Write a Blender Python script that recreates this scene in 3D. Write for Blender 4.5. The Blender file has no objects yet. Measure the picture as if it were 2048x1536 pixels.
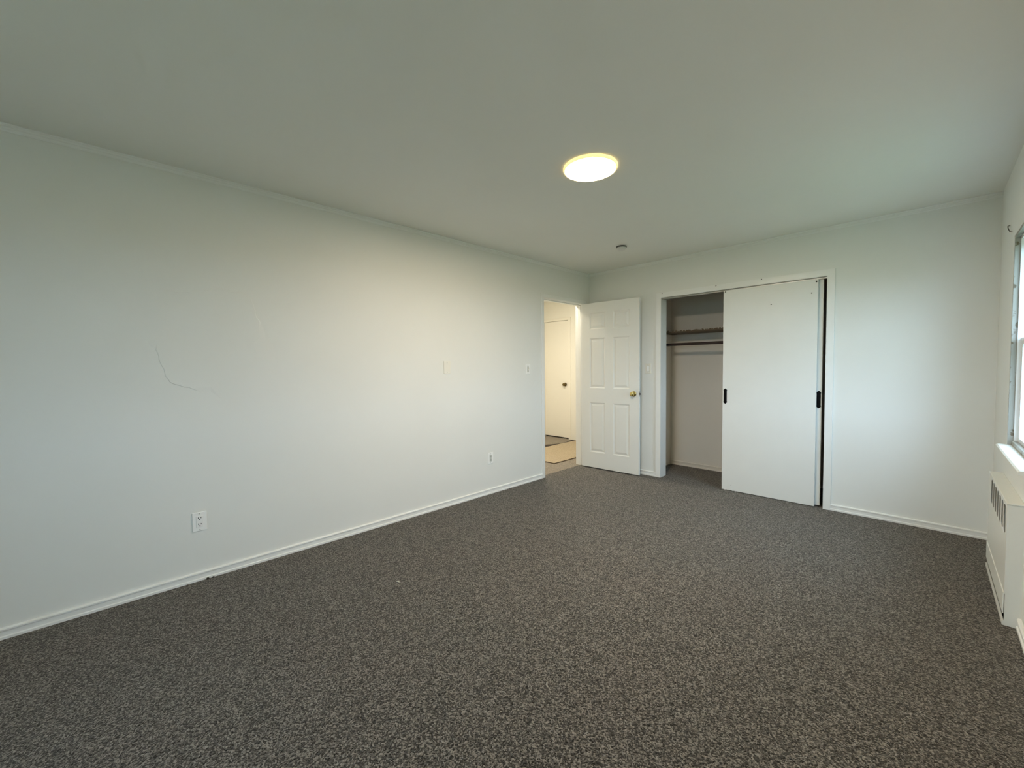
import bpy, bmesh, math, random
from mathutils import Vector, Matrix

random.seed(7)
SC = bpy.context.scene
COL = SC.collection

# ------------------------------------------------------------------ camera
F_PX = 823.52
cam_d = bpy.data.cameras.new('camera')
cam_d.sensor_fit = 'HORIZONTAL'
cam_d.sensor_width = 36.0
cam_d.lens = F_PX / 2048 * 36.0
cam_d.clip_start = 0.02
cam = bpy.data.objects.new('camera', cam_d)
COL.objects.link(cam)
_r = Vector((0.70193588, 0.71215767, -0.01083864))
_u = Vector((-0.02170502, 0.03659914, 0.99909429))
_b = Vector((0.71190934, -0.70106488, 0.04114764))
cam.matrix_world = Matrix(((_r.x, _u.x, _b.x, 3.0815), (_r.y, _u.y, _b.y, -4.4408),
                           (_r.z, _u.z, _b.z, 1.2701), (0, 0, 0, 1)))
SC.camera = cam

# ------------------------------------------------------------------ world, exposure
LAMP_STRENGTH = 92.0
HALL_STRENGTH = 100.0
SKY_STRENGTH = 6.3
world = bpy.data.worlds.new('sky')
SC.world = world
world.use_nodes = True
nt = world.node_tree
bg = nt.nodes['Background']
bg.inputs['Color'].default_value = (0.65, 0.845, 1.06, 1)
bg.inputs['Strength'].default_value = SKY_STRENGTH
SC.view_settings.view_transform = 'Standard'
SC.view_settings.look = 'None'
SC.view_settings.exposure = 1.2
SC.view_settings.gamma = 1.0
SC.view_settings.use_curve_mapping = False
SC.cycles.max_bounces = 12
SC.cycles.diffuse_bounces = 7
SC.cycles.caustics_reflective = False
SC.cycles.caustics_refractive = False

# room dimensions (metres): left wall x=0, closet wall y=0, right wall x=W
W = 3.4096
H = 2.44
YB = -5.90            # back wall
T = 0.125             # partition thickness
WIN = (-1.52, -0.655)     # window of the right wall (y range)
BWIN = (1.65, 2.55)       # window of the back wall (x range)
WZ0, WZ1 = 0.77, 2.0


def portal(width, loc, rz):
    d = bpy.data.lights.new('window_portal', 'AREA')
    d.shape = 'RECTANGLE'
    d.size = width
    d.size_y = WZ1 - WZ0
    d.cycles.is_portal = True
    o = bpy.data.objects.new('window_portal', d)
    COL.objects.link(o)
    o.location = loc
    o.rotation_euler = (math.pi / 2, 0, rz)
    return o


portal(WIN[1] - WIN[0], (W + 0.19, sum(WIN) / 2, (WZ0 + WZ1) / 2), math.pi / 2)    # faces -x
portal(BWIN[1] - BWIN[0], (sum(BWIN) / 2, YB - 0.19, (WZ0 + WZ1) / 2), math.pi)    # faces +y

# ------------------------------------------------------------------ materials
def new_mat(name):
    m = bpy.data.materials.new(name)
    m.use_nodes = True
    t = m.node_tree
    return m, t, t.nodes['Principled BSDF']


def N(t, kind, **kw):
    n = t.nodes.new(kind)
    for k, v in kw.items():
        setattr(n, k, v)
    return n


def coords(t, scale=(1, 1, 1)):
    tc = N(t, 'ShaderNodeTexCoord')
    mp = N(t, 'ShaderNodeMapping')
    mp.inputs['Scale'].default_value = scale
    t.links.new(tc.outputs['Object'], mp.inputs['Vector'])
    return mp.outputs['Vector']


def plain(name, col, rough=0.5, metal=0.0, noise=0.0, nscale=30.0, bump=0.0, bscale=200.0):
    m, t, b = new_mat(name)
    b.inputs['Base Color'].default_value = (*col, 1)
    b.inputs['Roughness'].default_value = rough
    b.inputs['Metallic'].default_value = metal
    v = coords(t)
    nz = N(t, 'ShaderNodeTexNoise')
    nz.inputs['Scale'].default_value = nscale
    nz.inputs['Detail'].default_value = 4
    t.links.new(v, nz.inputs['Vector'])
    mx = N(t, 'ShaderNodeMix', data_type='RGBA')
    mx.inputs[6].default_value = (*[c * (1 - noise) for c in col], 1)
    mx.inputs[7].default_value = (*[min(1, c * (1 + noise)) for c in col], 1)
    t.links.new(nz.outputs['Fac'], mx.inputs[0])
    t.links.new(mx.outputs[2], b.inputs['Base Color'])
    if bump:
        n2 = N(t, 'ShaderNodeTexNoise')
        n2.inputs['Scale'].default_value = bscale
        n2.inputs['Detail'].default_value = 3
        t.links.new(v, n2.inputs['Vector'])
        bp = N(t, 'ShaderNodeBump')
        bp.inputs['Strength'].default_value = bump
        bp.inputs['Distance'].default_value = 0.002
        t.links.new(n2.outputs['Fac'], bp.inputs['Height'])
        t.links.new(bp.outputs['Normal'], b.inputs['Normal'])
    return m


def wall_paint(name, col, rough=0.55):
    """rolled wall paint: fine orange peel and broad trowel unevenness"""
    m, t, b = new_mat(name)
    b.inputs['Roughness'].default_value = rough
    v = coords(t)
    n1 = N(t, 'ShaderNodeTexNoise'); n1.inputs['Scale'].default_value = 2.2
    n1.inputs['Detail'].default_value = 3
    n2 = N(t, 'ShaderNodeTexNoise'); n2.inputs['Scale'].default_value = 260
    t.links.new(v, n1.inputs['Vector']); t.links.new(v, n2.inputs['Vector'])
    mx = N(t, 'ShaderNodeMix', data_type='RGBA')
    mx.inputs[6].default_value = (*[c * 0.975 for c in col], 1)
    mx.inputs[7].default_value = (*[min(1, c * 1.02) for c in col], 1)
    t.links.new(n1.outputs['Fac'], mx.inputs[0])
    t.links.new(mx.outputs[2], b.inputs['Base Color'])
    b1 = N(t, 'ShaderNodeBump'); b1.inputs['Strength'].default_value = 0.25
    b1.inputs['Distance'].default_value = 0.02
    t.links.new(n1.outputs['Fac'], b1.inputs['Height'])
    b2 = N(t, 'ShaderNodeBump'); b2.inputs['Strength'].default_value = 0.12
    b2.inputs['Distance'].default_value = 0.001
    t.links.new(n2.outputs['Fac'], b2.inputs['Height'])
    t.links.new(b1.outputs['Normal'], b2.inputs['Normal'])
    t.links.new(b2.outputs['Normal'], b.inputs['Normal'])
    return m


def carpet_mat(name, dark, mid, light, scale=170):
    """cut and loop pile: every tuft a voronoi cell of its own tone, raised in the middle"""
    m, t, b = new_mat(name)
    b.inputs['Roughness'].default_value = 0.95
    b.inputs['Specular IOR Level'].default_value = 0.1
    b.inputs['Sheen Weight'].default_value = 0.20
    b.inputs['Sheen Roughness'].default_value = 0.5
    b.inputs['Sheen Tint'].default_value = (0.9, 0.87, 0.82, 1)
    v = coords(t)
    warp = N(t, 'ShaderNodeTexNoise'); warp.inputs['Scale'].default_value = 60
    t.links.new(v, warp.inputs['Vector'])
    add = N(t, 'ShaderNodeVectorMath', operation='MULTIPLY_ADD')
    add.inputs[1].default_value = (0.012, 0.012, 0.0)
    t.links.new(warp.outputs['Color'], add.inputs[0]); t.links.new(v, add.inputs[2])
    vo = N(t, 'ShaderNodeTexVoronoi'); vo.inputs['Scale'].default_value = scale
    t.links.new(add.outputs[0], vo.inputs['Vector'])
    sep = N(t, 'ShaderNodeSeparateColor')
    t.links.new(vo.outputs['Color'], sep.inputs[0])
    cr = N(t, 'ShaderNodeValToRGB')
    e = cr.color_ramp.elements
    e[0].position = 0.0; e[0].color = (*dark, 1)
    e[1].position = 1.0; e[1].color = (*light, 1)
    a = cr.color_ramp.elements.new(0.5); a.color = (*mid, 1)
    t.links.new(sep.outputs[0], cr.inputs['Fac'])
    # broad wear patches: slightly browner / greener areas of the yarn
    n1 = N(t, 'ShaderNodeTexNoise'); n1.inputs['Scale'].default_value = 2.0
    n1.inputs['Detail'].default_value = 3
    t.links.new(v, n1.inputs['Vector'])
    hue = N(t, 'ShaderNodeMix', data_type='RGBA')
    hue.inputs[6].default_value = (1.03, 0.98, 0.95, 1)
    hue.inputs[7].default_value = (0.96, 1.01, 1.0, 1)
    t.links.new(n1.outputs['Fac'], hue.inputs[0])
    mu = N(t, 'ShaderNodeMix', data_type='RGBA', blend_type='MULTIPLY')
    mu.inputs[0].default_value = 1.0
    t.links.new(cr.outputs['Color'], mu.inputs[6]); t.links.new(hue.outputs[2], mu.inputs[7])
    t.links.new(mu.outputs[2], b.inputs['Base Color'])
    inv = N(t, 'ShaderNodeMath', operation='SUBTRACT'); inv.inputs[0].default_value = 1.0
    t.links.new(vo.outputs['Distance'], inv.inputs[1])
    bp = N(t, 'ShaderNodeBump'); bp.inputs['Strength'].default_value = 0.9
    bp.inputs['Distance'].default_value = 0.004
    t.links.new(inv.outputs[0], bp.inputs['Height'])
    t.links.new(bp.outputs['Normal'], b.inputs['Normal'])
    return m


def worn_paint(name, col, chip, amount=0.62):
    """white enamel with a few chips showing what lies under it"""
    m, t, b = new_mat(name)
    b.inputs['Roughness'].default_value = 0.4
    v = coords(t)
    n1 = N(t, 'ShaderNodeTexNoise'); n1.inputs['Scale'].default_value = 22
    n1.inputs['Detail'].default_value = 6
    t.links.new(v, n1.inputs['Vector'])
    cr = N(t, 'ShaderNodeValToRGB')
    cr.color_ramp.elements[0].position = amount; cr.color_ramp.elements[0].color = (*col, 1)
    cr.color_ramp.elements[1].position = amount + 0.05; cr.color_ramp.elements[1].color = (*chip, 1)
    t.links.new(n1.outputs['Fac'], cr.inputs['Fac'])
    t.links.new(cr.outputs['Color'], b.inputs['Base Color'])
    return m


def emitter(name, col, strength):
    m, t, b = new_mat(name)
    b.inputs['Base Color'].default_value = (0.9, 0.9, 0.9, 1)
    b.inputs['Emission Color'].default_value = (*col, 1)
    b.inputs['Emission Strength'].default_value = strength
    return m


def pane_mat(name):
    m, t, b = new_mat(name)
    out = t.nodes['Material Output']
    t.nodes.remove(b)
    tr = N(t, 'ShaderNodeBsdfTransparent'); tr.inputs[0].default_value = (0.93, 0.97, 0.98, 1)
    gl = N(t, 'ShaderNodeBsdfGlossy'); gl.inputs['Roughness'].default_value = 0.02
    lw = N(t, 'ShaderNodeLayerWeight'); lw.inputs['Blend'].default_value = 0.5
    pw = N(t, 'ShaderNodeMath', operation='POWER'); pw.inputs[1].default_value = 5.0
    fr = N(t, 'ShaderNodeMath', operation='MULTIPLY_ADD'); fr.inputs[1].default_value = 0.9; fr.inputs[2].default_value = 0.04
    t.links.new(lw.outputs['Facing'], pw.inputs[0]); t.links.new(pw.outputs[0], fr.inputs[0])
    mx = N(t, 'ShaderNodeMixShader')
    t.links.new(fr.outputs[0], mx.inputs[0])
    t.links.new(tr.outputs[0], mx.inputs[1]); t.links.new(gl.outputs[0], mx.inputs[2])
    t.links.new(mx.outputs[0], out.inputs['Surface'])
    return m


WALL = (0.80, 0.81, 0.775)
M = {
    'wall': wall_paint('wall_paint', WALL),
    'ceil': wall_paint('ceiling_paint', (0.84, 0.85, 0.81), 0.7),
    'hallwall': wall_paint('hall_paint', (0.84, 0.83, 0.77)),
    'closet': wall_paint('closet_paint', (0.76, 0.72, 0.65)),
    'trim': plain('trim_enamel', (0.84, 0.85, 0.825), 0.35, noise=0.02, nscale=12),
    'door': plain('door_enamel', (0.80, 0.81, 0.775), 0.38, noise=0.015, nscale=8),
    'flush': plain('flush_door_paint', (0.79, 0.80, 0.765), 0.45, noise=0.03, nscale=5, bump=0.05, bscale=60),
    'halldoor': plain('hall_door_paint', (0.84, 0.82, 0.75), 0.45, noise=0.015, nscale=6),
    'worn': worn_paint('worn_enamel', (0.32, 0.31, 0.27), (0.13, 0.10, 0.06)),
    'vinyl': plain('white_vinyl', (0.84, 0.86, 0.86), 0.3, noise=0.01),
    'plate': plain('plate_plastic', (0.91, 0.92, 0.90), 0.3, noise=0.01),
    'plate_ivory': plain('ivory_plastic', (0.82, 0.80, 0.72), 0.35, noise=0.01),
    'insert': plain('grey_plastic', (0.52, 0.53, 0.49), 0.4, noise=0.02),
    'slot': plain('dark_slot', (0.02, 0.02, 0.018), 0.6, noise=0.1),
    'black': plain('black_iron', (0.004, 0.004, 0.004), 0.75, 0.0, noise=0.2, nscale=60, bump=0.3),
    'brass': plain('polished_brass', (0.62, 0.50, 0.20), 0.18, 1.0, noise=0.05),
    'agedbrass': plain('aged_brass', (0.16, 0.12, 0.05), 0.3, 1.0, noise=0.15),
    'steel': plain('dull_steel', (0.45, 0.45, 0.42), 0.4, 0.9, noise=0.08),
    'rod': plain('rod_paint', (0.035, 0.018, 0.014), 0.5, noise=0.2),
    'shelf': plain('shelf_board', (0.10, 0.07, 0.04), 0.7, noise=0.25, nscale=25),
    'liner': plain('torn_liner', (0.15, 0.11, 0.065), 0.8, noise=0.4, nscale=90),
    'cover': plain('cover_enamel', (0.78, 0.785, 0.73), 0.4, noise=0.02, nscale=9, bump=0.04, bscale=40),
    'fins': plain('convector_fins', (0.50, 0.48, 0.42), 0.6, 0.0, noise=0.25, nscale=60),
    'void': plain('dark_cavity', (0.02, 0.018, 0.015), 0.9),
    'carpet': carpet_mat('carpet_pile', (0.006, 0.0055, 0.0045), (0.064, 0.0585, 0.051), (0.285, 0.263, 0.235), 225),
    'hallcarpet_lit': carpet_mat('hall_pile_lit', (0.12, 0.10, 0.08), (0.25, 0.215, 0.175), (0.38, 0.33, 0.27), 225),  # same carpet as the bedroom, warm hall light painted in as beige
    'runner': carpet_mat('runner_pile', (0.28, 0.22, 0.145), (0.43, 0.35, 0.24), (0.56, 0.47, 0.34), 220),
    'rubber': plain('dark_backing', (0.025, 0.016, 0.008), 0.8, noise=0.3),
    'binding': plain('brown_binding', (0.10, 0.07, 0.04), 0.8, noise=0.2),
    'lamp': emitter('lamp_diffuser', (1.0, 0.825, 0.62), LAMP_STRENGTH),
    'halllamp': emitter('hall_lamp_diffuser', (1.0, 0.89, 0.72), HALL_STRENGTH),
    'lamprim': emitter('lamp_rim', (1.0, 0.70, 0.22), 0.5),
    'detector': plain('detector_plastic', (0.74, 0.73, 0.70), 0.5, noise=0.02),
    'detbase': plain('detector_base', (0.07, 0.07, 0.065), 0.6, noise=0.05),
    'pane': pane_mat('window_pane'),
    'lint': plain('white_lint', (0.75, 0.73, 0.66), 0.9),
    'crumb': plain('dark_crumb', (0.03, 0.028, 0.02), 0.9),
    'lawn': plain('lawn', (0.09, 0.13, 0.05), 0.95, noise=0.5, nscale=6),
    'brick': plain('outer_wall', (0.45, 0.40, 0.36), 0.9, noise=0.1),
}

M['black'].node_tree.nodes['Principled BSDF'].inputs['Specular IOR Level'].default_value = 0.08

# ------------------------------------------------------------------ mesh helpers
def bm_new():
    return bmesh.new()


def box(bm, a, b, bevel=0.0):
    lo = [min(a[i], b[i]) for i in range(3)]
    hi = [max(a[i], b[i]) for i in range(3)]
    vs = [bm.verts.new((x, y, z)) for z in (lo[2], hi[2]) for y in (lo[1], hi[1]) for x in (lo[0], hi[0])]
    fs = [(0, 2, 3, 1), (4, 5, 7, 6), (0, 1, 5, 4), (2, 6, 7, 3), (0, 4, 6, 2), (1, 3, 7, 5)]
    faces = [bm.faces.new([vs[i] for i in f]) for f in fs]
    if bevel:
        es = list({e for f in faces for e in f.edges})
        bmesh.ops.bevel(bm, geom=es, offset=bevel, segments=2, affect='EDGES', profile=0.5)
    return bm


def lathe(bm, prof, segs=32, axis='Z', origin=(0, 0, 0)):
    """prof: (radius, height) pairs, capped where the radius is 0"""
    o = Vector(origin)

    def P(r, h, a):
        c, s = r * math.cos(a), r * math.sin(a)
        v = {'Z': (c, s, h), 'Y': (c, h, s), 'X': (h, c, s)}[axis]
        return o + Vector(v)
    rings = []
    for r, h in prof:
        if r < 1e-7:
            rings.append([bm.verts.new(P(0, h, 0))])
        else:
            rings.append([bm.verts.new(P(r, h, 2 * math.pi * k / segs)) for k in range(segs)])
    for A, B in zip(rings, rings[1:]):
        for k in range(segs):
            k2 = (k + 1) % segs
            if len(A) == 1 and len(B) == 1:
                continue
            if len(A) == 1:
                bm.faces.new((A[0], B[k], B[k2]))
            elif len(B) == 1:
                bm.faces.new((A[k], B[0], A[k2]))
            else:
                bm.faces.new((A[k], B[k], B[k2], A[k2]))
    return bm


def prism(bm, outline, lo, hi, plane='XZ'):
    """extrude a 2-D outline between lo and hi along the remaining axis"""
    def P(u, v, w):
        return {'XZ': (u, w, v), 'XY': (u, v, w), 'YZ': (w, u, v)}[plane]
    A = [bm.verts.new(P(u, v, lo)) for u, v in outline]
    B = [bm.verts.new(P(u, v, hi)) for u, v in outline]
    n = len(A)
    bm.faces.new(A); bm.faces.new(list(reversed(B)))
    for i in range(n):
        j = (i + 1) % n
        bm.faces.new((A[i], B[i], B[j], A[j]))
    return bm


def tube(bm, pts, r, segs=8):
    pts = [Vector(p) for p in pts]
    rings = []
    for i, p in enumerate(pts):
        d = (pts[min(i + 1, len(pts) - 1)] - pts[max(i - 1, 0)]).normalized()
        up = Vector((0, 0, 1)) if abs(d.z) < 0.9 else Vector((1, 0, 0))
        u = d.cross(up).normalized(); v = d.cross(u)
        rings.append([bm.verts.new(p + r * (math.cos(a) * u + math.sin(a) * v))
                      for a in (2 * math.pi * k / segs for k in range(segs))])
    for A, B in zip(rings, rings[1:]):
        for k in range(segs):
            bm.faces.new((A[k], A[(k + 1) % segs], B[(k + 1) % segs], B[k]))
    bm.faces.new(rings[0]); bm.faces.new(list(reversed(rings[-1])))
    return bm


def sweep(bm, prof, p0, p1, out):
    """moulding: profile of (depth from wall, height) run from p0 to p1; out = unit vector off the wall"""
    p0, p1, out = Vector(p0), Vector(p1), Vector(out)
    z = Vector((0, 0, 1))
    A = [bm.verts.new(p0 + out * d + z * h) for d, h in prof]
    B = [bm.verts.new(p1 + out * d + z * h) for d, h in prof]
    n = len(A)
    for i in range(n):
        j = (i + 1) % n
        bm.faces.new((A[i], A[j], B[j], B[i]))
    bm.faces.new(A); bm.faces.new(list(reversed(B)))
    return bm


def obj(name, bm, mat, parent=None, smooth=False):
    bmesh.ops.recalc_face_normals(bm, faces=bm.faces[:])
    me = bpy.data.meshes.new(name)
    bm.to_mesh(me); bm.free()
    me.materials.append(M[mat])
    if smooth:
        me.polygons.foreach_set('use_smooth', [True] * len(me.polygons))
        me.set_sharp_from_angle(angle=math.radians(38))
    o = bpy.data.objects.new(name, me)
    COL.objects.link(o)
    if parent:
        o.parent = parent
    return o


def tag(o, label=None, cat=None, group=None, kind=None):
    if label: o['label'] = label
    if cat: o['category'] = cat
    if group: o['group'] = group
    if kind: o['kind'] = kind
    return o


def thing(name, label, cat, loc=(0, 0, 0), rz=0.0, group=None, kind=None):
    o = bpy.data.objects.new(name, None)
    o.empty_display_size = 0.1
    COL.objects.link(o)
    o.location = loc
    o.rotation_euler = (0, 0, rz)
    return tag(o, label, cat, group, kind)


def struct(name, bm, mat, label, cat, smooth=False):
    return tag(obj(name, bm, mat, None, smooth), label, cat, None, 'structure')


def wall_boxes(bm, axis, c0, c1, u0, u1, z0, z1, holes):
    """a wall slab between c0..c1 on `axis`, running u0..u1, with rectangular holes (ua,ub,za,zb)"""
    us = sorted({u0, u1, *[h[0] for h in holes], *[h[1] for h in holes]})
    zs = sorted({z0, z1, *[h[2] for h in holes], *[h[3] for h in holes]})
    solid = {}
    for i in range(len(us) - 1):
        for j in range(len(zs) - 1):
            um, zm = (us[i] + us[i + 1]) / 2, (zs[j] + zs[j + 1]) / 2
            solid[i, j] = not any(h[0] < um < h[1] and h[2] < zm < h[3] for h in holes)

    def P(c, u, z):
        return (c, u, z) if axis == 'x' else (u, c, z)
    cache = {}

    def V(c, u, z):
        k = (c, u, z)
        if k not in cache:
            cache[k] = bm.verts.new(P(c, u, z))
        return cache[k]
    for (i, j), s in solid.items():
        if not s:
            continue
        a, b, c, d = us[i], us[i + 1], zs[j], zs[j + 1]
        for cc in (c0, c1):
            bm.faces.new((V(cc, a, c), V(cc, b, c), V(cc, b, d), V(cc, a, d)))
        if not solid.get((i - 1, j), False):
            bm.faces.new((V(c0, a, c), V(c1, a, c), V(c1, a, d), V(c0, a, d)))
        if not solid.get((i + 1, j), False):
            bm.faces.new((V(c0, b, c), V(c1, b, c), V(c1, b, d), V(c0, b, d)))
        if not solid.get((i, j - 1), False):
            bm.faces.new((V(c0, a, c), V(c1, a, c), V(c1, b, c), V(c0, b, c)))
        if not solid.get((i, j + 1), False):
            bm.faces.new((V(c0, a, d), V(c1, a, d), V(c1, b, d), V(c0, b, d)))
    return bm


# ------------------------------------------------------------------ the shell
DY0, DY1, DZ = -0.895, -0.128, 2.045          # bedroom doorway in the left wall (rough, lined by the jamb)
CX0, CX1, CZ = 0.962, 2.447, 2.022            # closet opening in the far wall
CLX0, CLX1, CLY = 0.752, 1.90, 0.722          # closet interior, ending at the added divider
HX, HY, HY0 = -1.90, 1.272, -1.9              # hall: left wall, end wall, near wall
HDX0, HDX1, HDZ = -1.865, -1.316, 2.072       # hall door

struct('floor', box(bm_new(), (-0.06, YB - 0.1, -0.06), (W + 0.25, CLY + 0.1, 0.0)), 'carpet',
       'dark grey speckled pile carpet covering the bedroom and closet floor', 'carpet')
struct('floor_hall', box(bm_new(), (HX - 0.1, HY0 - 0.1, -0.06), (-0.06, HY + 0.1, 0.0)), 'hallcarpet_lit',
       'hallway carpet beyond the open doorway coloured beige for the hall light', 'floor')
struct('ceiling', box(bm_new(), (0, YB, H), (W, 0, H + 0.08)), 'ceil',
       'plain grey white painted bedroom ceiling', 'ceiling')
struct('ceiling_hall', box(bm_new(), (HX, HY0, H), (-T, HY, H + 0.08)), 'hallwall',
       'cream hallway ceiling above the open doorway', 'ceiling')
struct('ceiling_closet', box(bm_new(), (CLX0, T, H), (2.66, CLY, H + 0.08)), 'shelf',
       'closet ceiling coloured dark brown to deepen the shade above the shelf', 'ceiling')  # unseen surface, shelf brown put on it to darken the upper closet

wall_left = struct('wall_left', wall_boxes(bm_new(), 'x', -T, 0, YB, HY, 0, H + 0.08, [(DY0 - 0.018, DY1 + 0.018, 0, DZ + 0.018)]),
                   'wall', 'long white wall with patched plaster and wall plates', 'wall')
struct('wall_far', wall_boxes(bm_new(), 'y', 0, T, 0, W, 0, H + 0.08, [(CX0 - 0.015, CX1 + 0.015, 0, CZ + 0.015)]),
       'wall', 'white end wall holding the sliding door closet', 'wall')
struct('wall_right', wall_boxes(bm_new(), 'x', W, W + 0.2, YB, CLY + 0.1, -0.06, H + 0.08,
                                [(WIN[0], WIN[1], WZ0, WZ1)]),
       'wall', 'white window wall above the radiator cover', 'wall')
struct('wall_back', wall_boxes(bm_new(), 'y', YB - 0.2, YB, -T, W + 0.2, -0.06, H + 0.08, [(BWIN[0], BWIN[1], WZ0, WZ1)]), 'wall',
       'white wall with a window opposite the closet', 'wall')
struct('wall_closet_back', box(bm_new(), (CLX0 - 0.08, CLY, 0), (W, CLY + 0.1, H + 0.08)), 'closet',
       'tan back wall inside the closet', 'wall')
struct('wall_closet_left', box(bm_new(), (CLX0 - 0.08, T, 0), (CLX0, CLY, H + 0.08)), 'closet',
       'tan closet side wall next to the shelf end', 'wall')
struct('wall_closet_light_block', box(bm_new(), (CLX1, T, 0), (CLX1 + 0.08, CLY, H + 0.08)), 'closet',
       'added tan partition keeping light out behind the sliding doors', 'wall')  # unseen divider, added so the gap beside the rear door stays black
struct('wall_closet_corner', box(bm_new(), (2.66, T, 0), (2.74, CLY, H + 0.08)), 'closet',
       'wall closing the dark bay behind the rear sliding door', 'wall')
struct('wall_hall_end', wall_boxes(bm_new(), 'y', HY, HY + 0.1, HX - 0.1, 0, 0, H + 0.08, [(HDX0, HDX1, 0, HDZ)]),
       'hallwall', 'cream hallway end wall around the narrow door', 'wall')
struct('wall_hall_left', box(bm_new(), (HX - 0.1, HY0, 0), (HX, HY, H + 0.08)), 'hallwall',
       'cream hallway wall beside the narrow door', 'wall')
struct('wall_hall_near', box(bm_new(), (HX - 0.1, HY0 - 0.1, 0), (-T, HY0, H + 0.08)), 'hallwall',
       'cream hallway wall at the near end', 'wall')

# plaster patch on the left wall: a skim coat with a raised ragged rim on the two sharp sides
def plaster_patch():
    pts = [(-4.249, 1.696, 0), (-4.162, 1.726, 1), (-4.09, 1.735, 1), (-4.022, 1.743, 1), (-3.96, 1.768, 1), (-3.891, 1.765, 1),
           (-3.818, 1.761, 1), (-3.755, 1.73, 1), (-3.743, 1.673, 1), (-3.734, 1.619, 1), (-3.712, 1.579, 1),
           (-3.694, 1.433, 0), (-3.676, 1.334, 0), (-3.781, 1.189, 0), (-3.943, 1.148, 0), (-4.078, 1.16, 1),
           (-4.131, 1.18, 1), (-4.18, 1.205, 1), (-4.2, 1.252, 1), (-4.224, 1.332, 1), (-4.235, 1.388, 1),
           (-4.257, 1.472, 0), (-4.262, 1.583, 0)]
    # subdivide with jitter
    fine = []
    for i, p in enumerate(pts):
        q = pts[(i + 1) % len(pts)]
        for k in range(3):
            f = k / 3
            j = 0.004 if k else 0
            fine.append((p[0] + (q[0] - p[0]) * f + random.uniform(-j, j),
                         p[1] + (q[1] - p[1]) * f + random.uniform(-j, j), p[2] if k == 0 else (p[2] + q[2]) / 2))
    cy = sum(p[0] for p in fine) / len(fine); cz = sum(p[1] for p in fine) / len(fine)
    bm = bm_new()
    outer, inner, mid = [], [], []
    for y, z, s in fine:
        d = Vector((y - cy, z - cz)); L = d.length; d /= L
        ow = 0.004 if s > 0.7 else (0.03 if s > 0.3 else 0.12)
        h = 0.0021 if s > 0.7 else 0.0018
        outer.append(bm.verts.new((0.0, cy + d.x * (L + ow * 0.5), cz + d.y * (L + ow * 0.5))))
        inner.append(bm.verts.new((h, cy + d.x * (L - ow * 0.5), cz + d.y * (L - ow * 0.5))))
        mid.append(bm.verts.new((0.0012, cy + d.x * max(L - 0.11, 0.1), cz + d.y * max(L - 0.11, 0.1))))
    c = bm.verts.new((0.0010, cy, cz))
    n = len(outer)
    for i in range(n):
        j = (i + 1) % n
        bm.faces.new((outer[i], outer[j], inner[j], inner[i]))
        bm.faces.new((inner[i], inner[j], mid[j], mid[i]))
        bm.faces.new((mid[i], mid[j], c))
    o = obj('plaster_patch', bm, 'wall', wall_left)
    o['label'] = 'skimmed plaster patch with ragged edges'


plaster_patch()

# ------------------------------------------------------------------ mouldings
BASE = [(0, 0), (0.015, 0), (0.015, 0.012), (0.010, 0.016), (0.010, 0.038), (0.0135, 0.041), (0.0135, 0.048), (0.008, 0.053), (0, 0.053)]
CROWN = [(0, 0), (0.014, 0), (0.016, -0.006), (0.011, -0.012), (0.011, -0.018), (0.007, -0.023), (0.007, -0.030), (0.004, -0.036), (0, -0.036)]


def base(name, p0, p1, out, label, mat='trim'):
    return struct(name, sweep(bm_new(), BASE, p0, p1, out), mat, label, 'baseboard')


base('baseboard_left', (0, YB, 0), (0, DY0 - 0.052, 0), (1, 0, 0), 'white baseboard along the long patched wall')
base('baseboard_far', (0, 0, 0), (CX0 - 0.052, 0, 0), (0, -1, 0), 'white baseboard between the panelled door and closet casing')
base('baseboard_far_corner', (CX1 + 0.052, 0, 0), (W, 0, 0), (0, -1, 0), 'white baseboard between closet casing and window wall')
base('baseboard_right', (W, YB, 0), (W, -1.402, 0), (-1, 0, 0), 'white baseboard on window wall running up to radiator cover')
base('baseboard_right_corner', (W, -0.572, 0), (W, 0, 0), (-1, 0, 0), 'short white baseboard behind radiator cover at the corner')
base('baseboard_back', (0, YB, 0), (W, YB, 0), (0, 1, 0), 'white baseboard of the wall opposite the closet')
base('baseboard_closet', (CLX0, CLY, 0), (CLX1, CLY, 0), (0, -1, 0), 'tan baseboard inside the closet', 'closet')
for nm, p0, p1, out, lb in [('trim_1', (0, YB, H), (0, 0, H), (1, 0, 0), 'thin ceiling moulding over the long patched wall'),
                            ('trim_2', (0, 0, H), (W, 0, H), (0, -1, 0), 'thin ceiling moulding over the closet wall'),
                            ('trim_3', (0, YB, H), (W, YB, H), (0, 1, 0), 'thin ceiling moulding opposite the closet')]:
    struct(nm, sweep(bm_new(), CROWN, p0, p1, out), 'trim', lb, 'moulding')

# ------------------------------------------------------------------ bedroom doorway
t = thing('trim_4', 'white casing and jamb of the open bedroom doorway', 'door frame', (0, 0, 0), kind='structure')
cw, ct = 0.048, 0.014
bm = bm_new(); box(bm, (0, DY0 - cw, 0), (ct, DY0 - 0.004, DZ + cw), 0.003); obj('casing', bm, 'trim', t)
bm = bm_new(); box(bm, (0, DY1 + 0.004, 0), (ct, DY1 + cw, DZ + cw), 0.003); obj('casing', bm, 'trim', t)
bm = bm_new(); box(bm, (0, DY0 - 0.004, DZ + 0.004), (ct, DY1 + 0.004, DZ + cw), 0.003); obj('casing', bm, 'trim', t)
bm = bm_new(); box(bm, (-T, DY0 - 0.018, 0), (0, DY0, DZ)); obj('jamb', bm, 'trim', t)
bm = bm_new(); box(bm, (-T, DY1, 0), (0, DY1 + 0.018, DZ)); obj('jamb', bm, 'trim', t)
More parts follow.
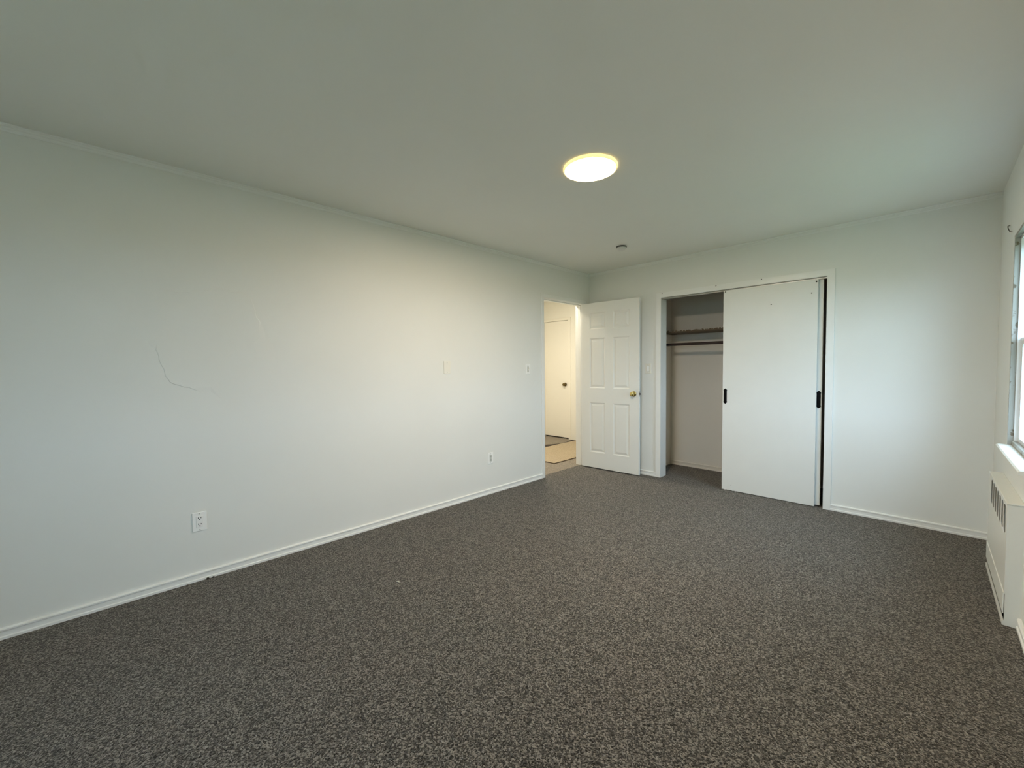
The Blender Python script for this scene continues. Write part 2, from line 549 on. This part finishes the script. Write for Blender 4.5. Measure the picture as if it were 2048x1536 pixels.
bm = bm_new(); box(bm, (-T, DY0 - 0.018, DZ), (0, DY1 + 0.018, DZ + 0.018)); obj('jamb', bm, 'trim', t)
for a, b in (((-0.085, DY0, 0), (-0.042, DY0 + 0.011, DZ - 0.011)), ((-0.085, DY1 - 0.011, 0), (-0.042, DY1, DZ - 0.011)),
             ((-0.085, DY0, DZ - 0.011), (-0.042, DY1, DZ))):
    bm = bm_new(); box(bm, a, b, 0.002); obj('door_stop', bm, 'trim', t)
bm = bm_new(); box(bm, (-0.036, DY0 - 0.001, 0.90), (0.002, DY0 + 0.0025, 0.96), 0.0008)
obj('strike_plate', bm, 'steel', t)['label'] = 'dull metal strike plate'


# panelled door leaf; local x = along the leaf from the hinge, local -y = face turned to the room
def panel_door():
    LW, LH, LT = 0.757, 2.028, 0.035
    t = thing('door_1', 'white six panel door with brass knob standing open beside the closet', 'door',
              (0.006, DY1 - 0.012, 0.014), math.radians(3.0), kind='structure')
    xs = [(0.112, 0.322), (0.432, 0.642)]
    rows = [(LH - 0.32, LH - 0.12), (LH - 1.04, LH - 0.43), (LH - 1.835, LH - 1.22)]
    # slab with real recesses on both faces
    bm = bm_new()
    rec = 0.008
    holes = [(a, b, c, d) for a, b in xs for c, d in rows]
    wall_boxes(bm, 'y', -LT + rec, -rec, 0, LW, 0, LH, [])
    for c0, c1 in ((-LT, -LT + rec), (-rec, 0)):
        wall_boxes(bm, 'y', c0, c1, 0, LW, 0, LH, holes)
    obj('slab', bm, 'door', t)
    for (a, b, c, d) in holes:
        for side in (0, 1):
            bm = bm_new()
            y_out = -LT if side == 0 else 0.0
            s = 1 if side == 0 else -1
            m0, m1, m2 = 0.0, 0.014, 0.034

            def ring(m, y):
                return [bm.verts.new(p) for p in ((a + m, y, c + m), (b - m, y, c + m), (b - m, y, d - m), (a + m, y, d - m))]
            R = [ring(0.0, y_out + s * 0.0005), ring(0.012, y_out + s * 0.0078), ring(0.018, y_out + s * 0.0078),
                 ring(0.040, y_out + s * 0.0015)]
            for A, B in zip(R, R[1:]):
                for k in range(4):
                    bm.faces.new((A[k], A[(k + 1) % 4], B[(k + 1) % 4], B[k]))
            bm.faces.new(R[-1])
            obj('panel', bm, 'door', t)
    # knobs on both faces, rose as a sub-part
    for s in (-1, 1):
        y0 = -LT if s < 0 else 0.0
        kb = bm_new()
        lathe(kb, [(0.011, y0 + s * 0.004), (0.010, y0 + s * 0.022), (0.0135, y0 + s * 0.028), (0.024, y0 + s * 0.036), (0.0265, y0 + s * 0.046),
                   (0.024, y0 + s * 0.056), (0.015, y0 + s * 0.061), (0, y0 + s * 0.062)], 28, 'Y', (LW - 0.062, 0, 0.932))
        k = obj('knob', kb, 'brass', t, True)
        k['label'] = 'shiny brass door knob'
        rb = bm_new()
        lathe(rb, [(0, y0), (0.032, y0), (0.032, y0 + s * 0.003), (0.026, y0 + s * 0.008), (0.012, y0 + s * 0.010), (0, y0 + s * 0.010)],
              28, 'Y', (LW - 0.062, 0, 0.932))
        obj('rose', rb, 'brass', k, True)
    bm = bm_new(); box(bm, (LW - 0.001, -LT / 2 - 0.012, 0.903), (LW + 0.0015, -LT / 2 + 0.012, 0.961), 0.0006)
    lt = obj('latch_plate', bm, 'steel', t)
    bm = bm_new(); box(bm, (LW, -LT / 2 - 0.007, 0.924), (LW + 0.010, -LT / 2 + 0.007, 0.941), 0.003)
    obj('latch_bolt', bm, 'slot', lt)
    for z in (0.22, 1.0, 1.80):
        hb = bm_new(); lathe(hb, [(0, z), (0.006, z), (0.006, z + 0.09), (0, z + 0.09)], 10, 'Z', (-0.005, 0.006, 0))
        h = obj('hinge', hb, 'trim', t, True)
        lb = bm_new(); box(lb, (-0.0012, -0.034, z), (0.0, 0.004, z + 0.09)); obj('hinge_leaf', lb, 'trim', h)


panel_door()

# ------------------------------------------------------------------ closet
t = thing('trim_5', 'white mitred casing around the closet opening', 'door frame', kind='structure')
cw, ct = 0.054, 0.015
for x0, x1, sgn in ((CX0 - cw, CX0, 1), (CX1, CX1 + cw, -1)):
    bm = bm_new()
    o = [(x0, 0), (x1, 0), (x1, CZ if sgn > 0 else CZ + cw), (x0, CZ + cw if sgn > 0 else CZ)]
    prism(bm, o, -ct, 0, 'XZ'); obj('casing', bm, 'trim', t)
bm = bm_new()
prism(bm, [(CX0, CZ), (CX1, CZ), (CX1 + cw, CZ + cw), (CX0 - cw, CZ + cw)], -ct, 0, 'XZ')
obj('head_casing', bm, 'trim', t)
bm = bm_new(); box(bm, (CX0 - 0.015, 0, 0), (CX0, T, CZ)); obj('jamb', bm, 'trim', t)
bm = bm_new(); box(bm, (CX1, 0, 0), (CX1 + 0.015, T, CZ)); obj('jamb', bm, 'trim', t)
bm = bm_new(); box(bm, (CX0 - 0.015, 0, CZ), (CX1 + 0.015, T, CZ + 0.015)); obj('jamb', bm, 'trim', t)
for x, z in ((0.975, 2.069), (1.543, 2.068), (1.949, 2.070)):
    bm = bm_new(); lathe(bm, [(0, -ct - 0.0012), (0.0045, -ct - 0.001), (0.005, -ct), (0, -ct)], 10, 'Y', (x, 0, z))
    obj('nail_head', bm, 'crumb', t)


def pull_outline(w, h):
    """flat pull plate with pointed, shouldered ends"""
    hw, hh = w / 2, h / 2
    q = [(0, hh), (hw * 0.45, hh - 0.006), (hw, hh - 0.016), (hw * 0.98, hh - 0.022), (hw * 0.84, hh - 0.028)]
    right = q + [(x, -z) for x, z in reversed(q)]
    return right + [(-x, z) for x, z in reversed(right[1:-1])]


def sliding_door(name, label, x0, x1, y0, y1, z0, z1, pull_x, spots):
    t = thing(name, label, 'sliding door', ((x0 + x1) / 2, (y0 + y1) / 2, 0), kind='structure')
    cx, cy = t.location.x, t.location.y
    bm = bm_new()
    box(bm, (x0 - cx, y0 - cy, z0), (x1 - cx, y1 - cy, z1), 0.0015)
    obj('slab', bm, 'flush', t)
    pz = 0.955
    bm = bm_new()
    prism(bm, [(pull_x - cx + u, pz + v) for u, v in pull_outline(0.033, 0.156)], y0 - cy - 0.0035, y0 - cy, 'XZ')
    p = obj('pull_plate', bm, 'black', t)
    p['label'] = 'black iron pull plate'
    bm = bm_new()
    box(bm, (pull_x - cx - 0.007, y0 - cy - 0.006, pz - 0.036), (pull_x - cx + 0.007, y0 - cy - 0.0035, pz + 0.036), 0.002)
    obj('finger_grip', bm, 'black', p)
    for sx in (-1, 1):
        bm = bm_new()
        hx = (x0 + 0.05 if sx < 0 else x1 - 0.05) - cx
        box(bm, (hx - 0.012, y1 - cy, z1 - 0.06), (hx + 0.012, y1 - cy + 0.002, z1), 0.0008)
        obj('hanger_bracket', bm, 'steel', t)
    for x, z, r in spots:
        bm = bm_new(); lathe(bm, [(0, y0 - cy - 0.0012), (r * 0.8, y0 - cy - 0.001), (r, y0 - cy), (0, y0 - cy)], 10, 'Y', (x - cx, 0, z))
        obj('screw_head', bm, 'crumb', t)
    return t


fd = sliding_door('door_2', 'front white flush closet sliding door covering half the opening', 1.614, 2.384, -0.010, 0.012, 0.006, 2.007,
                  1.640, [(2.03, 1.825, 0.005), (2.338, 1.89, 0.005), (2.372, 1.985, 0.007), (1.632, 1.996, 0.006), (1.70, 0.06, 0.003)])
sliding_door('door_3', 'rear white closet sliding door showing as narrow edge behind front one', 1.652, 2.418, 0.026, 0.048, 0.012, 2.007, 2.398, [])
# chipped veneer along the foot of the front door
cx, cy = fd.location.x, fd.location.y
for x, w, h in ((1.645, 0.024, 0.014), (1.672, 0.010, 0.018), (1.715, 0.014, 0.008), (1.745, 0.006, 0.010)):
    bm = bm_new()
    prism(bm, [(x - cx - w / 2, 0.014), (x - cx - w / 3, 0.006 - h * 0.3 + 0.003), (x - cx, 0.006 - h * 0.25), (x - cx + w / 3, 0.004), (x - cx + w / 2, 0.013)],
          -0.0115 - cy, -0.009 - cy, 'XZ')
    obj('paint_chip', bm, 'trim', fd)

# overhead track of the sliding doors
t = thing('sliding_door_track', 'thin metal overhead track under the closet head', 'track', (0, 0, 0))
bm = bm_new(); box(bm, (CX0, -0.004, CZ - 0.003), (CX1, 0.075, CZ)); obj('track_plate', bm, 'steel', t)
for y in (0.014, 0.022, 0.050, 0.058):
    bm = bm_new(); box(bm, (CX0, y, CZ - 0.016), (CX1, y + 0.002, CZ - 0.003)); obj('rail', bm, 'steel', t)

# shelf, cleat, liner, rod
SY, SZ = 0.412, 1.652
t = thing('closet_shelf', 'worn brown closet shelf with torn liner along its edge', 'shelf', (0, 0, SZ))
bm = bm_new(); box(bm, (CLX0, SY, 0), (CLX1, CLY, 0.018), 0.001); obj('board', bm, 'shelf', t)
bm = bm_new(); box(bm, (CLX0, CLY - 0.02, -0.075), (CLX1, CLY, 0)); obj('cleat', bm, 'closet', t)
for x0, x1 in ((CLX0, CLX0 + 0.02), (CLX1 - 0.02, CLX1)):
    bm = bm_new(); box(bm, (x0, SY + 0.02, -0.075), (x1, CLY - 0.02, 0)); obj('cleat', bm, 'closet', t)
bm = bm_new()
x = CLX0 + 0.01
while x < CLX1 - 0.03:
    w = random.uniform(0.012, 0.030)
    h = random.uniform(0.001, 0.018)
    lean = random.uniform(-0.008, 0.008)
    prism(bm, [(x, 0.010), (x + w, 0.010), (x + w * 0.8 + lean, 0.018 + h), (x + w * 0.45 + lean, 0.018 + h * 0.6), (x + w * 0.2 + lean, 0.018 + h * 0.9)],
          SY - 0.003 - random.uniform(0, 0.004), SY - 0.0015, 'XZ')
    x += w * random.uniform(0.7, 1.2)
o = obj('torn_liner', bm, 'liner', t); o['kind'] = 'stuff'; o['label'] = 'ragged torn paper liner'

t = thing('closet_rod', 'dark round clothes rod hanging under the closet shelf', 'rod', (0, 0.404, 1.517))
bm = bm_new(); lathe(bm, [(0, CLX0), (0.0165, CLX0), (0.0165, CLX1), (0, CLX1)], 18, 'X'); obj('pole', bm, 'rod', t, True)
for xa, xb in ((CLX0, CLX0 + 0.012), (CLX1 - 0.012, CLX1)):
    bm = bm_new(); lathe(bm, [(0, xa), (0.03, xa), (0.03, xb), (0, xb)], 20, 'X'); obj('socket', bm, 'rod', t, True)

# ------------------------------------------------------------------ hallway
t = thing('door_4', 'narrow cream flush door with dark knob at the hallway end', 'door', ((HDX0 + HDX1) / 2, HY, 0), kind='structure')
hx = (HDX0 + HDX1) / 2
bm = bm_new(); box(bm, (HDX0 - hx + 0.003, 0.006, 0.022), (HDX1 - hx - 0.004, 0.040, HDZ - 0.004), 0.001); obj('slab', bm, 'halldoor', t)
bm = bm_new()
lathe(bm, [(0.010, 0.004), (0.010, -0.018), (0.014, -0.024), (0.026, -0.034), (0.027, -0.044), (0.020, -0.054), (0, -0.057)], 24, 'Y', (-1.395 - hx, 0, 0.955))
k = obj('knob', bm, 'agedbrass', t, True); k['label'] = 'dark aged brass knob'
bm = bm_new(); lathe(bm, [(0, 0.006), (0.032, 0.006), (0.032, 0.001), (0.02, -0.004), (0, -0.005)], 24, 'Y', (-1.395 - hx, 0, 0.955)); obj('rose', bm, 'agedbrass', k, True)
t = thing('trim_6', 'cream casing around the narrow hallway door', 'door frame', kind='structure')
bm = bm_new(); box(bm, (HDX1, HY - 0.012, 0), (HDX1 + 0.045, HY, HDZ + 0.045), 0.002); obj('casing', bm, 'halldoor', t)
bm = bm_new(); box(bm, (HX, HY - 0.012, 0), (HDX0, HY, HDZ + 0.045), 0.002); obj('casing', bm, 'halldoor', t)
bm = bm_new(); box(bm, (HDX0, HY - 0.012, HDZ), (HDX1, HY, HDZ + 0.045), 0.002); obj('casing', bm, 'halldoor', t)
bm = bm_new(); box(bm, (HDX0 - 0.02, HY + 0.041, 0), (HDX1 + 0.02, HY + 0.06, HDZ)); obj('backing', bm, 'void', t)

# beige runner lying along the hallway, dark backing showing along its wavy far side
t = thing('hallway_runner', 'beige carpet runner with dark edges lying on the hallway floor', 'rug', (0, 0, 0))
ys = [-0.315 + i * 0.156 for i in range(11)]
bm = bm_new()
prism(bm, [(-0.336, -0.315)] + [(-0.336 - 0.004 * math.sin(y * 4), y) for y in ys[1:]] +
      [(-1.122 - 0.006 * math.sin(y * 9), y) for y in reversed(ys)], 0.002, 0.012, 'XY')
obj('pile', bm, 'runner', t)
bm = bm_new()
prism(bm, [(-0.50, -0.30), (-0.50, 1.24), (-1.240, 1.245), (-1.214, 1.147), (-1.188, 1.03), (-1.172, 0.92), (-1.19, 0.82), (-1.222, 0.724),
           (-1.28, 0.596), (-1.31, 0.50), (-1.30, 0.35), (-1.25, 0.10), (-1.22, -0.15), (-1.20, -0.30)], 0.0003, 0.0022, 'XY')
obj('backing', bm, 'rubber', t)['label'] = 'dark rubber backing'
bm = bm_new()
tube(bm, [(-0.50 - 0.7, -0.317, 0.006), (-0.342, -0.317, 0.006), (-0.332, -0.312, 0.006), (-0.333, 0.2, 0.006), (-0.334, 0.7, 0.006), (-0.334, 1.24, 0.006)], 0.006)
obj('binding', bm, 'binding', t)


def disc_lamp(name, label, loc, r, mat):
    t = thing(name, label, 'light', loc)
    bm = bm_new(); lathe(bm, [(0, 0), (r - 0.002, 0), (r, -0.003), (r, -0.011), (r - 0.004, -0.017), (r - 0.010, -0.017), (r - 0.010, -0.002), (0, -0.002)], 64); obj('rim', bm, 'lamprim', t, True)
    prof = [(r - 0.0102, -0.010), (r - 0.0106, -0.0145), (r * 0.7, -0.0158), (r * 0.4, -0.0165), (0, -0.0167)]
    bm = bm_new(); lathe(bm, prof, 64); obj('diffuser', bm, mat, t, True)['label'] = 'glowing round diffuser'
    return t


disc_lamp('ceiling_light', 'glowing round flush light on the bedroom ceiling', (1.652, -2.367, H), 0.158, 'lamp')
disc_lamp('ceiling_light', 'glowing round flush light on the hallway ceiling', (-0.62, -0.25, H), 0.14, 'halllamp')

t = thing('smoke_detector', 'small round smoke detector on the ceiling near the doorway', 'smoke detector', (0.93, -0.795, H))
bm = bm_new(); lathe(bm, [(0, 0), (0.050, 0), (0.050, -0.012), (0, -0.012)], 32); obj('mounting_base', bm, 'detbase', t, True)
bm = bm_new(); lathe(bm, [(0, -0.012), (0.046, -0.012), (0.044, -0.026), (0.036, -0.034), (0.012, -0.036), (0, -0.036)], 32); obj('cover', bm, 'detector', t, True)

# ------------------------------------------------------------------ wall plates (local -y faces the room)
def plate(name, label, cat, loc, rz, kind, w=0.071, h=0.114, mat='plate'):
    t = thing(name, label, cat, loc, rz)
    th = 0.006
    bm = bm_new(); box(bm, (-w / 2, -th, -h / 2), (w / 2, 0, h / 2), 0.0022); obj('plate', bm, mat, t)
    def screw(z):
        b = bm_new(); lathe(b, [(0, -th - 0.001), (0.0028, -th - 0.0008), (0.0032, -th + 0.001), (0, -th + 0.001)], 10, 'Y', (0, 0, z))
        obj('screw', b, 'steel', t)
    if kind == 'duplex':
        b = bm_new(); box(b, (-0.017, -th - 0.0025, -0.034), (0.017, -th + 0.002, 0.034), 0.001); f = obj('receptacle', b, 'plate', t)
        for zc in (-0.019, 0.019):
            for dx, dz, hw, hh in ((-0.0065, 0.005, 0.0016, 0.0045), (0.0065, 0.005, 0.0016, 0.0038), (0, -0.006, 0.0026, 0.0026)):
                s = bm_new(); box(s, (dx - hw, -th - 0.0032, zc + dz - hh), (dx + hw, -th - 0.002, zc + dz + hh)); obj('slot', s, 'slot', f)
        screw(0.048); screw(-0.048)
    elif kind == 'narrow':
        b = bm_new(); box(b, (-0.012, -th - 0.003, -0.033), (0.012, -th + 0.002, 0.033), 0.001); f = obj('receptacle', b, 'insert', t)
        for zc in (-0.018, 0.018):
            for dx in (-0.005, 0.005):
                s = bm_new(); box(s, (dx - 0.0015, -th - 0.0036, zc - 0.005), (dx + 0.0015, -th - 0.0025, zc + 0.005)); obj('slot', s, 'slot', f)
        screw(0.044); screw(-0.044)
    elif kind == 'toggle':
        b = bm_new(); box(b, (-0.011, -th - 0.002, -0.030), (0.011, -th + 0.002, 0.030), 0.001); f = obj('switch_frame', b, 'insert', t)
        b = bm_new()
        prism(b, [(-th - 0.0018, -0.012), (-th - 0.0018, 0.012), (-th - 0.013, 0.017), (-th - 0.015, 0.010)], -0.0045, 0.0045, 'YZ')
        obj('toggle', b, 'plate_ivory', f)
        screw(0.042); screw(-0.042)
    elif kind == 'rocker':
        b = bm_new(); box(b, (-0.0165, -th - 0.0012, -0.0335), (0.0165, -th + 0.002, 0.0335), 0.0008); f = obj('switch_frame', b, 'insert', t)
        b = bm_new(); prism(b, [(-th - 0.001, -0.031), (-th - 0.001, 0.031), (-th - 0.0055, 0.031), (-th - 0.0025, -0.031)], -0.0145, 0.0145, 'YZ'); obj('rocker', b, 'plate', f)
        screw(0.048); screw(-0.048)
    else:
        screw(0.042); screw(-0.042)
    return t


L90 = math.pi / 2
plate('electrical_outlet', 'white duplex outlet low on the patched wall below the plaster patch', 'outlet', (0, -4.071, 0.358), L90, 'duplex')
plate('electrical_outlet', 'white outlet with grey insert low on the wall near the doorway', 'outlet', (0, -1.724, 0.359), L90, 'narrow')
plate('blank_wall_plate', 'blank cream cover plate at switch height on the long wall', 'wall plate', (0, -2.234, 1.272), L90, 'blank', mat='plate_ivory')
plate('light_switch', 'light switch beside the open doorway on the long wall', 'switch', (0, -1.165, 1.245), L90, 'toggle')
plate('light_switch', 'light switch between the panelled door and the closet casing', 'switch', (0.808, 0, 1.235), 0.0, 'rocker', mat='plate_ivory')

# ------------------------------------------------------------------ windows
def window(name, label, loc, width, rz):
    """local +x points outdoors"""
    t = thing(name, label, 'window', loc, rz, kind='structure')
    a, b, hh = -width / 2, width / 2, WZ1 - WZ0
    d0, d1 = 0.024, 0.135
    # frame: two jambs, head, bottom
    bm = bm_new()
    box(bm, (d0, b - 0.020, 0), (d1, b, hh)); box(bm, (d0, a, 0), (d1, a + 0.020, hh))
    box(bm, (d0, a + 0.020, hh - 0.028), (d1, b - 0.020, hh)); box(bm, (d0, a + 0.020, 0.0), (d1, b - 0.020, 0.022))
    obj('window_frame', bm, 'vinyl', t)
    # worn inner stop strips on the plaster reveal
    for yy0, yy1 in ((b - 0.010, b), (a, a + 0.010)):
        bm = bm_new(); box(bm, (0.002, yy0, 0.012), (d0, yy1, hh)); obj('stop_bead', bm, 'worn', t)
    bm = bm_new(); box(bm, (0.002, a + 0.01, hh - 0.014), (d0, b - 0.01, hh)); obj('stop_bead', bm, 'worn', t)
    mid = 1.392 - WZ0
    for nm, x0, x1, z0, z1 in (('lower', 0.040, 0.074, 0.022, mid + 0.016), ('upper', 0.080, 0.112, mid - 0.016, hh - 0.028)):
        ya, yb = a + 0.022, b - 0.022
        s = 0.036
        bm = bm_new()
        box(bm, (x0, ya, z0), (x1, ya + s, z1)); box(bm, (x0, yb - s, z0), (x1, yb, z1))
        box(bm, (x0, ya + s, z0), (x1, yb - s, z0 + s)); box(bm, (x0, ya + s, z1 - s), (x1, yb - s, z1))
        sash = obj('sash', bm, 'vinyl', t)
        sash['label'] = nm + ' white sash'
        bm = bm_new(); box(bm, ((x0 + x1) / 2 - 0.002, ya + s, z0 + s), ((x0 + x1) / 2 + 0.002, yb - s, z1 - s)); obj('pane', bm, 'pane', sash)
    bm = bm_new(); box(bm, (0.030, -0.03, mid + 0.016), (0.062, 0.03, mid + 0.028), 0.003); obj('sash_lock', bm, 'steel', t)
    # stool with rounded nose
    bm = bm_new()
    prof = [(-0.042, -0.006), (-0.042, 0.004), (-0.036, 0.010), (0.026, 0.012), (0.026, -0.010), (-0.037, -0.010)]
    prism(bm, prof, a - 0.03, b + 0.012, 'XZ')
    obj('window_sill', bm, 'cover', t)
    bm = bm_new(); box(bm, (0.018, a + 0.01, 0.012), (0.040, b - 0.01, 0.034), 0.002); obj('sill_bead', bm, 'worn', t)
    return t


window('window_1', 'white double hung window above the radiator cover', (W, sum(WIN) / 2, WZ0), WIN[1] - WIN[0], 0.0)
window('window_2', 'white double hung window in the wall opposite the closet', (sum(BWIN) / 2, YB, WZ0), BWIN[1] - BWIN[0], -math.pi / 2)

# curtain hook next to the window head
bm = bm_new()
tube(bm, [(W - 0.001, -0.435, 2.108), (W - 0.010, -0.445, 2.106), (W - 0.013, -0.49, 2.085), (W - 0.012, -0.535, 2.060), (W - 0.010, -0.560, 2.045), (W - 0.002, -0.562, 2.042)], 0.0020, 8)
tag(obj('curtain_hook', bm, 'crumb', None, True), 'small dark wire curtain hook on the wall above the window corner', 'hook')

# ------------------------------------------------------------------ radiator cover
RX, RY0, RY1, RZ = 3.355, -1.40, -0.575, 0.592
t = thing('radiator_cover', 'white metal radiator cover with slotted grille under the window', 'radiator cover', (W, (RY0 + RY1) / 2, 0))
cy = (RY0 + RY1) / 2
fx = RX - W
# front sheet: grille slots are real holes, inlet gap at the floor
n = 7
ga, gb, gz0, gz1 = -1.366 - cy, -0.668 - cy, 0.432, 0.568
step = (gb - ga) / n
bar = 0.020
slots = [(ga + i * step + bar / 2, ga + (i + 1) * step - bar / 2) for i in range(n)]
bm = bm_new()
wall_boxes(bm, 'x', fx, fx + 0.002, RY0 - cy, RY1 - cy, 0.155, RZ - 0.004, [(gb + 0.004 - (gb - ga) - 0.008, gb + 0.004, gz0 - 0.004, gz1 + 0.004)])
obj('front_panel', bm, 'cover', t)
for i in range(n + 1):
    y = ga + i * step
    bm = bm_new()
    w0, w1 = (y - 0.004 if i == 0 else y - bar / 2), (y + 0.004 if i == n else y + bar / 2)
    box(bm, (fx + 0.0002, w0, gz0 - 0.004), (fx + 0.0018, w1, gz1 + 0.004), 0.0004)
    obj('grille_bar', bm, 'cover', t)
for a, b in slots:          # rounded ends of the slots
    for zz, s in ((gz0 - 0.004, 1), (gz1 + 0.004, -1)):
        bm = bm_new()
        m = (a + b) / 2; hw = (b - a) / 2
        arc = [(m + hw * math.cos(q), zz + s * (0.022 - 0.020 * math.sin(q))) for q in [math.pi * k / 10 for k in range(11)]]
        prism(bm, [(a, zz)] + [(b, zz)] + arc, fx + 0.0004, fx + 0.0022, 'YZ')
        obj('slot_end', bm, 'cover', t)
bm = bm_new(); box(bm, (fx - 0.003, RY0 - cy - 0.003, RZ - 0.004), (0, RY1 - cy + 0.002, RZ + 0.004), 0.0025); obj('top', bm, 'cover', t)
for yy in (RY0 - cy, RY1 - cy - 0.002):
    bm = bm_new(); box(bm, (fx + 0.002, yy, 0.0), (0, yy + 0.002, RZ - 0.004)); obj('side_panel', bm, 'cover', t)
bm = bm_new(); box(bm, (fx - 0.004, RY0 - cy, 0.058), (fx, RY1 - cy, 0.160), 0.0012); obj('lower_panel', bm, 'cover', t)
bm = bm_new(); box(bm, (fx - 0.004, RY0 - cy, 0.0), (fx + 0.003, RY1 - cy, 0.022), 0.0012); obj('floor_strip', bm, 'cover', t)
bm = bm_new(); box(bm, (-0.006, RY0 - cy + 0.004, 0.0), (-0.001, RY1 - cy - 0.004, RZ - 0.006)); obj('cavity_back', bm, 'void', t)
bm = bm_new()
y = ga - 0.01
while y < gb + 0.01:
    box(bm, (fx + 0.004, y, 0.40), (-0.008, y + 0.0015, 0.585)); y += 0.012
o = obj('convector_fins', bm, 'fins', t); o['kind'] = 'stuff'; o['label'] = 'grey metal fins behind the grille'

# ------------------------------------------------------------------ small bits on the carpet
def crumb(name, label, pts, r, mat, group=None):
    bm = bm_new(); tube(bm, pts, r, 6)
    tag(obj(name, bm, mat, None, True), label, 'debris', group)


crumb('carpet_lint', 'white fluff speck on open carpet facing the blank plate', [(0.885, -3.256, 0.004), (0.893, -3.251, 0.007), (0.902, -3.249, 0.004)], 0.0035, 'lint')
crumb('thread_scrap', 'thin pale thread scrap lying on open carpet', [(2.029, -3.226, 0.004), (2.036, -3.235, 0.006), (2.045, -3.243, 0.004)], 0.0016, 'lint')
for x, y, z, lb in ((0.026, -4.046, 0.008, 'larger dark crumb at the baseboard below the duplex outlet'), (0.024, -4.018, 0.006, 'smaller dark crumb at the baseboard below the duplex outlet'),
                    (0.020, -1.897, 0.005, 'dark crumb at the baseboard below the grey insert outlet')):
    bm = bm_new(); bmesh.ops.create_icosphere(bm, subdivisions=2, radius=z)
    for v in bm.verts:
        v.co *= random.uniform(0.75, 1.2)
        v.co.z = max(v.co.z * 0.8, -z * 0.6)
        v.co += Vector((x, y, z * 0.6))
    tag(obj('carpet_crumb', bm, 'crumb'), lb, 'debris')

# ------------------------------------------------------------------ outside
struct('ground_outside', box(bm_new(), (-60, -60, -0.9), (60, 60, -0.8)), 'lawn', 'flat lawn outside the windows', 'lawn')
